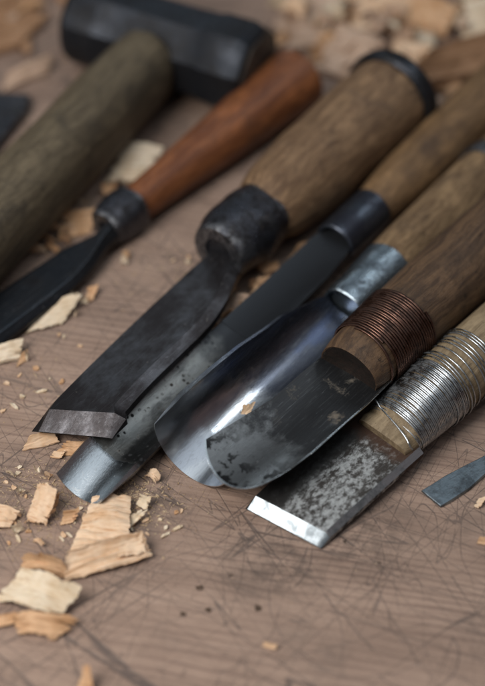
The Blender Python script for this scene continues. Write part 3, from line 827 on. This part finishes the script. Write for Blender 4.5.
def chip(name, label, cor, mat, th=.7, nu=26, nv=18, rib=0., ribf=6, bow=0., twist=0., jag=.06, seed=0, cat='shaving', cup=0., jagv=None, curl=1.0, nsplit=None):
    """cor: four (px,py,z mm) corners; fibres run along the first side"""
    P = [at(*c)/MM for c in cor]
    ctr = sum(P, Vector())/4
    ux = ((P[1]-P[0])+(P[2]-P[3])); ux.z = 0; ux.normalize(); uy = Vector((-ux.y, ux.x, 0))
    M = Matrix(((ux.x, uy.x, 0, ctr.x*MM), (ux.y, uy.y, 0, ctr.y*MM), (0, 0, 1, 0), (0, 0, 0, 1)))
    rnd = random.Random(seed)
    jagv = jag*.5 if jagv is None else jagv
    splits = [(rnd.random(), rnd.uniform(.08, .34), rnd.uniform(.03, .09), rnd.random() > .5) for _ in range(rnd.randint(2, 5) if nsplit is None else nsplit)]
    crl = rnd.uniform(-.3, 2.2)*curl; crl2 = rnd.uniform(-.5, 2.0)*curl
    if th <= 1.3: th *= .45
    rib *= .75; jag *= .6; jagv *= .8
    nu, nv = int(nu*1.5), int(nv*1.7)
    top = []
    Lu = (P[1]-P[0]).length; Lv = (P[3]-P[0]).length
    for j in range(nv+1):
        row = []
        for i in range(nu+1):
            u, v = i/nu, j/nv
            # ragged ends (along u), gently wavy sides (along v)
            e = jag*(noise.noise(Vector((seed*3.1+(5 if u > .5 else 0), v*9, 0)))*1.0+noise.noise(Vector((seed+9., v*24+(3 if u > .5 else 0), 0)))*.6)
            for sv, sd, sw, se in splits:
                if (u > .5) == se: e -= sd*max(0, 1-abs(v-sv)/sw)
            uu = u + e*abs(2*u-1)**3*(1 if u > .5 else -1)
            e2 = jagv*(noise.noise(Vector((u*5, seed*2.3+(7 if v > .5 else 0), 4)))+.5*noise.noise(Vector((u*15, seed+3., 8+(7 if v > .5 else 0)))))
            vv = v + e2*abs(2*v-1)**3
            p = (P[0]*(1-uu)+P[1]*uu)*(1-vv)+(P[3]*(1-uu)+P[2]*uu)*vv
            z = p.z
            z += bow*1.25*4*u*(1-u)*(.6+.8*noise.noise(Vector((v*2, seed, 9)))) + cup*4*v*(1-v) + 1.1*crl*(max(0, v-.55)/.45)**2 + .8*crl2*(max(0, u-.6)/.4)**2
            z += rib*(abs(math.sin(v*ribf*math.pi+.6*noise.noise(Vector((u*3, v*4, seed)))*3))-.35)*(.6+.8*noise.noise(Vector((u*2+seed, v*3, 1))))
            z += rib*.5*noise.noise(Vector((u*3, v*ribf*1.7, seed+5)))
            z += .35*noise.noise(Vector((u*4+seed, v*4, 2)))*min(2, .2+rib+bow*.2)
            row.append(Vector((p.x, p.y, z)))
        top.append(row)
    zmin = min(q.z for r in top for q in r)
    lift = max(0, th+.1-zmin)
    bm = bmesh.new(); T_, B_ = [], []
    for r in top:
        tr, br = [], []
        for q in r:
            d = q-ctr; l = Vector((d.dot(ux), d.dot(uy), 0)); 
            tr.append(bm.verts.new(Vector((l.x, l.y, q.z+lift))*MM)); br.append(bm.verts.new(Vector((l.x, l.y, q.z+lift-th))*MM))
        T_.append(tr); B_.append(br)
    for j in range(nv):
        for i in range(nu):
            bm.faces.new((T_[j][i], T_[j][i+1], T_[j+1][i+1], T_[j+1][i]))
            bm.faces.new((B_[j][i], B_[j+1][i], B_[j+1][i+1], B_[j][i+1]))
    for i in range(nu):
        bm.faces.new((T_[0][i+1], T_[0][i], B_[0][i], B_[0][i+1])); bm.faces.new((T_[nv][i], T_[nv][i+1], B_[nv][i+1], B_[nv][i]))
    for j in range(nv):
        bm.faces.new((T_[j][0], T_[j+1][0], B_[j+1][0], B_[j][0])); bm.faces.new((T_[j+1][nu], T_[j][nu], B_[j][nu], B_[j+1][nu]))
    o = build(name, bm, mat, smooth=32, matrix=M)
    return tag(o, label, cat, CHIPS)

# --- front left group
chip('wood_shaving', 'long crumpled ribbed shaving below the narrow gouge tip, upper sheet',
     [(68, 555, 2), (128, 556, 4), (131, 497, 2.5), (93, 496, 2)], M_pale, th=.7, nu=40, nv=60, rib=1.1, ribf=7, jag=.06, seed=1, bow=1.6, nsplit=0, curl=.3)
chip('wood_shaving', 'broad folded shaving lying across the lower end of the ribbed one',
     [(64, 583, .8), (152, 558, 1.5), (143, 535, 5), (66, 556, 5.0)], M_pale, th=.8, nu=46, nv=34, rib=1.1, ribf=3.4, jag=.05, seed=2, bow=1.8, jagv=.14, nsplit=1, curl=.8)
chip('wood_shaving', 'small torn leaf of shaving standing up right of the ribbed one',
     [(118, 556, 4.5), (146, 553, 4), (142, 534, 6), (119, 538, 6)], M_pale, th=.6, rib=.4, ribf=3, jag=.08, seed=3, jagv=.12)
chip('wood_shaving', 'large pale flat shaving at the left edge of the front',
     [(-8, 599, 1), (58, 617, 2.6), (82, 594, 5), (22, 573, 3.5)], M_cream, th=.6, nu=40, nv=30, rib=.5, ribf=3, jag=.05, seed=4, bow=2.6, jagv=.16, nsplit=2, curl=1.8)
chip('wood_shaving', 'orange curled shaving tucked below the large pale one',
     [(18, 634, .8), (55, 640, .8), (80, 622, 2.2), (12, 613, 3)], M_orange, th=.7, nu=36, rib=.6, ribf=2.5, jag=.09, seed=5, bow=3.4, jagv=.16, curl=2.2)
chip('wood_shaving', 'orange sliver of shaving cut off by the left edge',
     [(-8, 629, .8), (14, 625, 1), (16, 614, 2), (-6, 617, 2)], M_orange, th=.8, rib=.3, ribf=2, seed=6, bow=.8)
chip('wood_shaving', 'narrow brown curl between the pale shaving and the ribbed one',
     [(20, 569, 1), (68, 578, 1), (66, 566, 4.5), (24, 559, 3.5)], M_orange, th=.6, nu=36, rib=.9, ribf=2, seed=7, bow=2.8, jag=.1, jagv=.25, curl=2.)
chip('wood_chip', 'thick folded chip with an orange end, left of the ribbed shaving',
     [(24, 522, 1), (46, 527, 1), (58, 496, 7), (38, 488, 5)], M_pale, th=1.1, rib=.7, ribf=2.2, seed=8, bow=2.5, jag=.08, jagv=.1, cat='chip', curl=1.8, nsplit=2)
chip('wood_chip', 'orange split end leaning on the thick folded chip',
     [(47, 509, 1), (58, 506, 1), (60, 493, 5), (51, 491, 5)], M_orange, th=1.0, rib=.3, ribf=2, seed=9, cat='chip')
chip('wood_chip', 'pale chip cut off by the left edge, beside the thick folded chip',
     [(-10, 530, .8), (10, 527, 1.2), (20, 512, 2.6), (-8, 503, 3)], M_pale, th=.8, rib=.5, ribf=2, seed=10, bow=1., cat='chip')
chip('wood_chip', 'small cream chip at the upper right of the ribbed shaving',
     [(136, 504, .8), (147, 511, .8), (152, 500, 2.5), (140, 496, 3)], M_cream, th=.7, rib=.3, ribf=2, seed=11, jag=.12, cat='chip')
chip('wood_chip', 'flat greenish-tan chip touching the right side of the ribbed shaving',
     [(123, 528, .8), (134, 526, 1), (148, 514, 2), (128, 517, 2)], M_cream, th=.6, rib=.3, ribf=2, seed=12, jag=.1, cat='chip')
chip('wood_chip', 'rounded tan flake in the sawdust left of the ribbed shaving',
     [(60, 525, .7), (76, 522, .7), (80, 513, 1.8), (64, 515, 1.8)], M_orange, th=.5, rib=.2, ribf=2, seed=13, jag=.12, cat='chip')
chip('wood_chip', 'blurred orange splinter at the bottom edge of the photo',
     [(76, 692, 1), (94, 694, 1), (90, 669, 6), (84, 667, 6)], M_orange, th=1.0, rib=.4, ribf=2, seed=14, bow=1, cat='chip')
# --- under the broad chisel's edge
chip('wood_chip', 'pink-tan wedge of wood sticking out under the broad chisel, left one',
     [(22, 450, .8), (60, 443, 1), (52, 430, 3.5), (30, 436, 4.2)], M_pale, th=1.2, rib=.4, ribf=2, seed=15, jag=.08, cat='chip')
chip('wood_chip', 'orange flake under the middle of the broad chisel edge',
     [(56, 454, .8), (80, 456, .8), (88, 441, 2.5), (66, 440, 2.5)], M_orange, th=.8, rib=.7, ribf=3, seed=16, jag=.12, cat='chip')
chip('wood_chip', 'tiny flat fragment in front of the orange flake under the broad chisel',
     [(50, 457, .7), (62, 459, .7), (66, 452, 1.3), (54, 451, 1.3)], M_pale, th=.6, seed=17, jag=.12, cat='chip')
# --- in the trough of the wide gouge
gz = 4
o = chip('wood_chip', 'yellow splintered flake lying inside the trough of the wide gouge',
     [(238, 421, gz), (247, 418, gz), (255, 405, gz+2), (243, 409, gz+2)], M_pale, th=.5, rib=.5, ribf=3, seed=18, jag=.2, jagv=.2, cat='chip')
# --- by the slim chisel
chip('wood_chip', 'cream chip under the right side of the slim chisel blade',
     [(24, 334, .8), (62, 324, 1), (82, 296, 5), (60, 298, 5)], M_cream, th=1.0, rib=.5, ribf=2, seed=19, bow=1, jag=.08, jagv=.1, cat='chip')
chip('wood_chip', 'dark yellow piece at the left edge below the slim chisel blade',
     [(-10, 366, 1), (20, 359, 1), (24, 340, 4), (-5, 348, 4)], M_cream, th=1.4, rib=.5, ribf=2, seed=20, bow=1, cat='chip')
chip('wood_chip', 'small orange fragment beside the dark yellow piece by the slim chisel',
     [(16, 367, .7), (26, 360, .7), (28, 350, 2), (21, 355, 2)], M_orange, th=.8, rib=.3, ribf=2, seed=21, cat='chip')
chip('wood_chip', 'orange fragment on the bench right of the cream chip by the slim chisel',
     [(84, 302, .7), (94, 300, .7), (99, 287, 2), (88, 289, 2)], M_orange, th=.8, rib=.3, ribf=2, seed=22, cat='chip')
chip('wood_chip', 'pale yellow chip between the hammer handle and the red-brown handle',
     [(104, 184, 1), (140, 183, 1), (164, 150, 4), (128, 146, 5)], M_cream, th=1.5, rib=.5, ribf=2, seed=23, bow=1.5, cat='chip')
chip('wood_chip', 'blurred tan chip above the black shoulder of the slim chisel',
     [(58, 240, 1), (90, 232, 1), (98, 212, 3), (62, 216, 4)], M_orange, th=1.2, rib=.6, ribf=2, seed=24, cat='chip', jag=.1)
chip('wood_chip', 'pinkish chip left of the hammer head',
     [(4, 92, 1), (48, 74, 1), (54, 58, 5), (8, 76, 5)], M_pink, th=2.0, rib=.6, ribf=2, seed=25, bow=1.5, cat='chip')
chip('wood_chip', 'tan chip in the far left corner',
     [(-20, 26, 1), (34, 20, 1), (44, -6, 4), (-16, -8, 4)], M_brown, th=2.0, rib=.8, ribf=2, seed=26, bow=1.5, cat='chip')
chip('wood_chip', 'dark brown stick of wood in the far left corner below the tan chip',
     [(-25, 62, 1), (20, 48, 1), (50, 16, 4), (-20, 32, 5)], M_brown, th=3.0, rib=.4, ribf=2, seed=46, bow=1.0, cat='chip')
# --- behind the broad chisel's hoop
chip('wood_chip', 'squarish pinkish chip behind the hooped handle',
     [(313, 68, 2), (358, 84, 2), (386, 44, 7), (340, 22, 7)], M_pink, th=2.2, rib=.4, ribf=2, seed=27, bow=1.5, cat='chip', jag=.04)
chip('wood_chip', 'reddish slab right behind the hammer head',
     [(282, 54, 1), (318, 48, 1), (346, 2, 6), (284, -12, 6)], M_pink, th=2.2, rib=.6, ribf=2, seed=28, bow=1.5, cat='chip')
chip('wood_chip', 'yellowish splinter at the top edge behind the squarish chip',
     [(352, 30, 2), (412, 34, 2), (424, 0, 7), (352, -8, 7)], M_pale, th=2.0, rib=1.0, ribf=2, seed=29, bow=2.5, cat='chip')
chip('wood_chip', 'rounded orange-brown lump at the top edge',
     [(404, 28, 3), (446, 36, 3), (458, 12, 9), (414, 0, 9)], M_orange, th=4.5, rib=.8, ribf=1.5, seed=30, bow=3.5, cat='chip')
chip('wood_chip', 'long thick brown offcut pointing right behind the handles',
     [(404, 94, 3), (500, 78, 3), (505, 40, 12), (420, 66, 13)], M_brown, th=7.0, rib=.5, ribf=1.5, seed=31, bow=2.0, cat='chip', jag=.05)
chip('wood_chip', 'pale upright chip in the far right corner',
     [(462, 50, 4), (510, 52, 4), (505, -6, 16), (464, 2, 15)], M_cream, th=2.0, rib=.5, ribf=2, seed=32, bow=1.5, cat='chip')
chip('wood_chip', 'small pink chip between the hoop and the next handle',
     [(418, 122, 1), (440, 114, 1), (452, 96, 3), (426, 100, 3)], M_pink, th=1.2, rib=.4, ribf=2, seed=33, cat='chip')
chip('wood_chip', 'orange scrap leaning between the squarish chip and the reddish slab',
     [(308, 60, 1), (322, 62, 1), (336, 34, 6), (322, 32, 6)], M_orange, th=1.6, rib=.6, ribf=2, seed=34, cat='chip')
chip('wood_chip', 'tan wedge between the squarish chip and the brown offcut',
     [(372, 78, 1), (404, 76, 1), (436, 50, 6), (396, 42, 7)], M_pale, th=2.2, rib=.7, ribf=2, seed=35, bow=1.5, cat='chip')
chip('wood_chip', 'brown sliver at the top edge between the hammer and the yellowish splinter',
     [(318, 22, 1), (350, 22, 1), (372, -4, 6), (330, -14, 7)], M_orange, th=2.2, rib=.9, ribf=2, seed=36, bow=1.5, cat='chip')
# --- between the broad chisel and the narrow gouge
chip('wood_chip', 'pale curled flake between the broad chisel and the narrow gouge',
     [(224, 322, .8), (240, 322, 1), (252, 300, 4), (236, 298, 4)], M_pink, th=.9, rib=.5, ribf=2, seed=37, bow=1, cat='chip')
chip('wood_chip', 'orange crumb under the iron socket beside the narrow gouge',
     [(246, 300, .8), (262, 296, .8), (280, 276, 3), (258, 278, 3)], M_orange, th=1.0, rib=.6, ribf=2, seed=38, cat='chip', jag=.12)
chip('wood_chip', 'small orange crumb touching the pitted part of the narrow gouge',
     [(203, 342, .8), (213, 342, .8), (218, 332, 2), (208, 331, 2)], M_orange, th=.9, rib=.3, ribf=2, seed=39, cat='chip')
chip('wood_chip', 'tan piece on the bench between the iron socket and the blued ferrule',
     [(284, 266, .8), (302, 260, .8), (318, 240, 3), (298, 244, 3)], M_orange, th=1.0, rib=.5, ribf=2, seed=40, cat='chip')
chip('wood_chip', 'tiny yellow flake at the right edge below the thin blade',
     [(474, 506, .7), (480, 509, .7), (488, 496, 1.4), (479, 498, 1.4)], M_pale, th=.5, seed=41, jag=.15, cat='chip')
chip('wood_chip', 'tiny orange flake at the right edge far below the thin blade',
     [(477, 543, .7), (486, 545, .7), (488, 537, 1.2), (480, 536, 1.2)], M_orange, th=.5, seed=42, jag=.15, cat='chip')
chip('wood_chip', 'thin tan splinter lying on the bench in front of the mottled chisel',
     [(262, 646, .5), (276, 650, .5), (277, 647, .9), (264, 643, .9)], M_pale, th=.4, seed=43, jag=.1, cat='chip')

# loose heaps of blurred chips behind and between the tools
def heap(label, zone, n_, s0, s1, z1, mats, seed, keep=lambda x, y: True):
    r_ = random.Random(seed); k = 0
    while k < n_:
        x, y = r_.uniform(zone[0], zone[2]), r_.uniform(zone[1], zone[3])
        if not keep(x, y): continue
        a = r_.uniform(0, 6.28); l = r_.uniform(s0, s1); w_ = l*r_.uniform(.35, .8)
        dx, dy = l*math.cos(a), l*math.sin(a)*.65; ex, ey = -w_*math.sin(a), w_*math.cos(a)*.65
        zz_ = [r_.uniform(.6, z1) for _ in range(4)]
        q = r_.uniform(.5, 1.0); f = r_.uniform(-.4, .4)
        chip('wood_chip', label, [(x-dx-ex, y-dy-ey, zz_[0]), (x+dx-ex*q, y+dy-ey*q, zz_[1]), (x+dx*(1+f)+ex, y+dy*(1+f)+ey, zz_[2]), (x-dx+ex*q, y-dy+ey*q, zz_[3])],
             mats[r_.randrange(len(mats))], th=r_.uniform(.6, 1.3), nu=14, nv=10, rib=r_.uniform(.3, 1.0), ribf=2.5, bow=r_.uniform(.5, 3.), seed=seed*100+k, jag=.1, jagv=.12, cat='chip', curl=1.2)
        k += 1
heap('loose blurred wood chip in the heap behind the handles at the top right', (278, -12, 490, 100), 26, 8, 20, 7, (M_pink, M_pale, M_brown, M_orange, M_cream, M_brown), 3,
     keep=lambda x, y: y < 62 or x > 430)
heap('curled pale wood shaving on top of the heap behind the handles at the top right', (282, -10, 490, 72), 24, 6, 15, 15, (M_pale, M_pink, M_cream, M_orange), 13,
     keep=lambda x, y: (y < 60 or x > 436) and not (316 < x < 384 and 24 < y < 80))
heap('loose blurred wood chip in the far left corner beyond the hammer handle', (-5, -5, 64, 100), 9, 8, 18, 5, (M_pink, M_brown, M_brown, M_orange), 4)
heap('small loose wood chip on the bench strip between the hammer handle and the slim chisel', (20, 185, 118, 262), 9, 4, 9, 3, (M_orange, M_pale, M_brown), 5,
     keep=lambda x, y: 282 < x+y < 312)
heap('small loose wood chip on the bench strip between the broad chisel and the narrow gouge', (200, 262, 318, 345), 11, 4, 9, 3, (M_orange, M_pale, M_pink, M_brown), 6,
     keep=lambda x, y: 526 < x+y < 562)
heap('small loose wood chip lying on the open bench right of the slim chisel', (20, 255, 180, 375), 8, 2.5, 6, 1.8, (M_orange, M_pale, M_cream), 7,
     keep=lambda x, y: 372 < x+y < 405)
heap('small curled wood chip in the sawdust in front of the narrow gouge', (2, 470, 165, 545), 12, 3.5, 8, 2.4, (M_pale, M_cream, M_orange, M_pale), 8,
     keep=lambda x, y: (not (50 < x < 158 and y > 455) or x > 152))

# small separate flakes, alike
rnd = random.Random(77)
protos = []
for k in range(6):
    bm = bmesh.new()
    a, b = rnd.uniform(1.4, 2.4), rnd.uniform(.7, 1.3)
    n_ = 7
    up = [((a*math.cos(2*math.pi*i/n_)*rnd.uniform(.6, 1.1)), b*math.sin(2*math.pi*i/n_)*rnd.uniform(.6, 1.1), rnd.uniform(.45, 1.0)) for i in range(n_)]
    loft(bm, [[(x, y, .05) for x, y, z in up], up])
    bmesh.ops.scale(bm, vec=(1, 1, 1), verts=bm.verts[:])
    protos.append(bm)
flake_meshes = []
for k, bm in enumerate(protos):
    bmesh.ops.triangulate(bm, faces=[f for f in bm.faces if len(f.verts) > 4])
    bmesh.ops.recalc_face_normals(bm, faces=bm.faces[:])
    me = bpy.data.meshes.new('wood_flake'); bm.to_mesh(me); bm.free()
    me.materials.append((M_pale, M_orange, M_cream)[k % 3]); flake_meshes.append(me)
ZONES = [((5, 455, 150, 548), 44), ((100, 480, 185, 540), 14), ((85, 330, 30, 400), 6), ((0, 372, 45, 425), 6), ((210, 275, 250, 330), 5),
         ((40, 195, 95, 240), 6), ((155, 255, 190, 280), 3)]
for (x0, y0, x1, y1), n_ in ZONES:
    for i in range(n_):
        px, py = rnd.uniform(min(x0, x1), max(x0, x1)), rnd.uniform(y0, y1)
        if 52 < px < 118 and 452 < py < 500: continue
        if py > 330 and px > 58 and py < 505 and (px-58) > (505-py)*1.05-20 and px < 240: continue
        o = bpy.data.objects.new('wood_flake', flake_meshes[rnd.randrange(6)]); COL.objects.link(o)
        o.location = at(px, py, 0); o.rotation_euler = (rnd.uniform(-.12, .12), rnd.uniform(-.12, .12), rnd.uniform(0, 6.28))
        s_ = rnd.uniform(.5, 1.15); o.scale = (s_, s_, s_)
        tag(o, 'tiny wood flake scattered among the sawdust on the bench', 'flake', 'tiny wood flakes in the sawdust')

# sawdust: uncountable
bm = bmesh.new(); rnd = random.Random(5)
def dust(px, py, s_):
    p = at(px, py, 0)/MM; a = rnd.uniform(0, 6.28); l = s_*rnd.uniform(.5, 1.8); w_ = s_*rnd.uniform(.2, .5); h = rnd.uniform(.12, .5)*s_
    d = Vector((math.cos(a), math.sin(a), 0)); q = Vector((-d.y, d.x, 0))
    tl = rnd.uniform(0, .5)*s_
    base = [p+d*l+q*w_*.3, p+q*w_, p-d*l, p-q*w_*.8]
    up = [b*1.0+Vector((0, 0, h+(tl if i == 0 else 0))) for i, b in enumerate(base)]
    loft(bm, [[b+Vector((0, 0, .02)) for b in base], up])
def gauss(cx, cy, sx, sy, n_, s0, s1):
    for i in range(n_):
        dust(rnd.gauss(cx, sx), rnd.gauss(cy, sy), rnd.uniform(s0, s1)**1.0)
gauss(66, 500, 46, 22, 900, .15, .6)
gauss(128, 505, 22, 14, 450, .2, .75)
gauss(66, 500, 46, 22, 900, .06, .2)
gauss(30, 540, 30, 18, 220, .15, .5)
gauss(170, 510, 30, 18, 160, .12, .4)
gauss(35, 390, 25, 30, 140, .15, .5)
gauss(225, 300, 22, 28, 260, .2, .8)
gauss(70, 225, 25, 18, 160, .3, .9)
gauss(150, 270, 30, 18, 90, .2, .6)
gauss(250, 590, 110, 50, 110, .1, .3)
gauss(400, 560, 60, 50, 60, .1, .3)
gauss(360, 60, 60, 40, 120, .4, 1.4)
gauss(30, 110, 30, 60, 60, .3, 1.)
o = build('sawdust', bm, shaving_mat('sawdust_wood', (.62, .47, .31), (.46, .32, .19), (.28, .16, .08)), smooth=0)
tag(o, 'pale sawdust and crumbs sprinkled over the bench top', 'sawdust', kind='stuff')
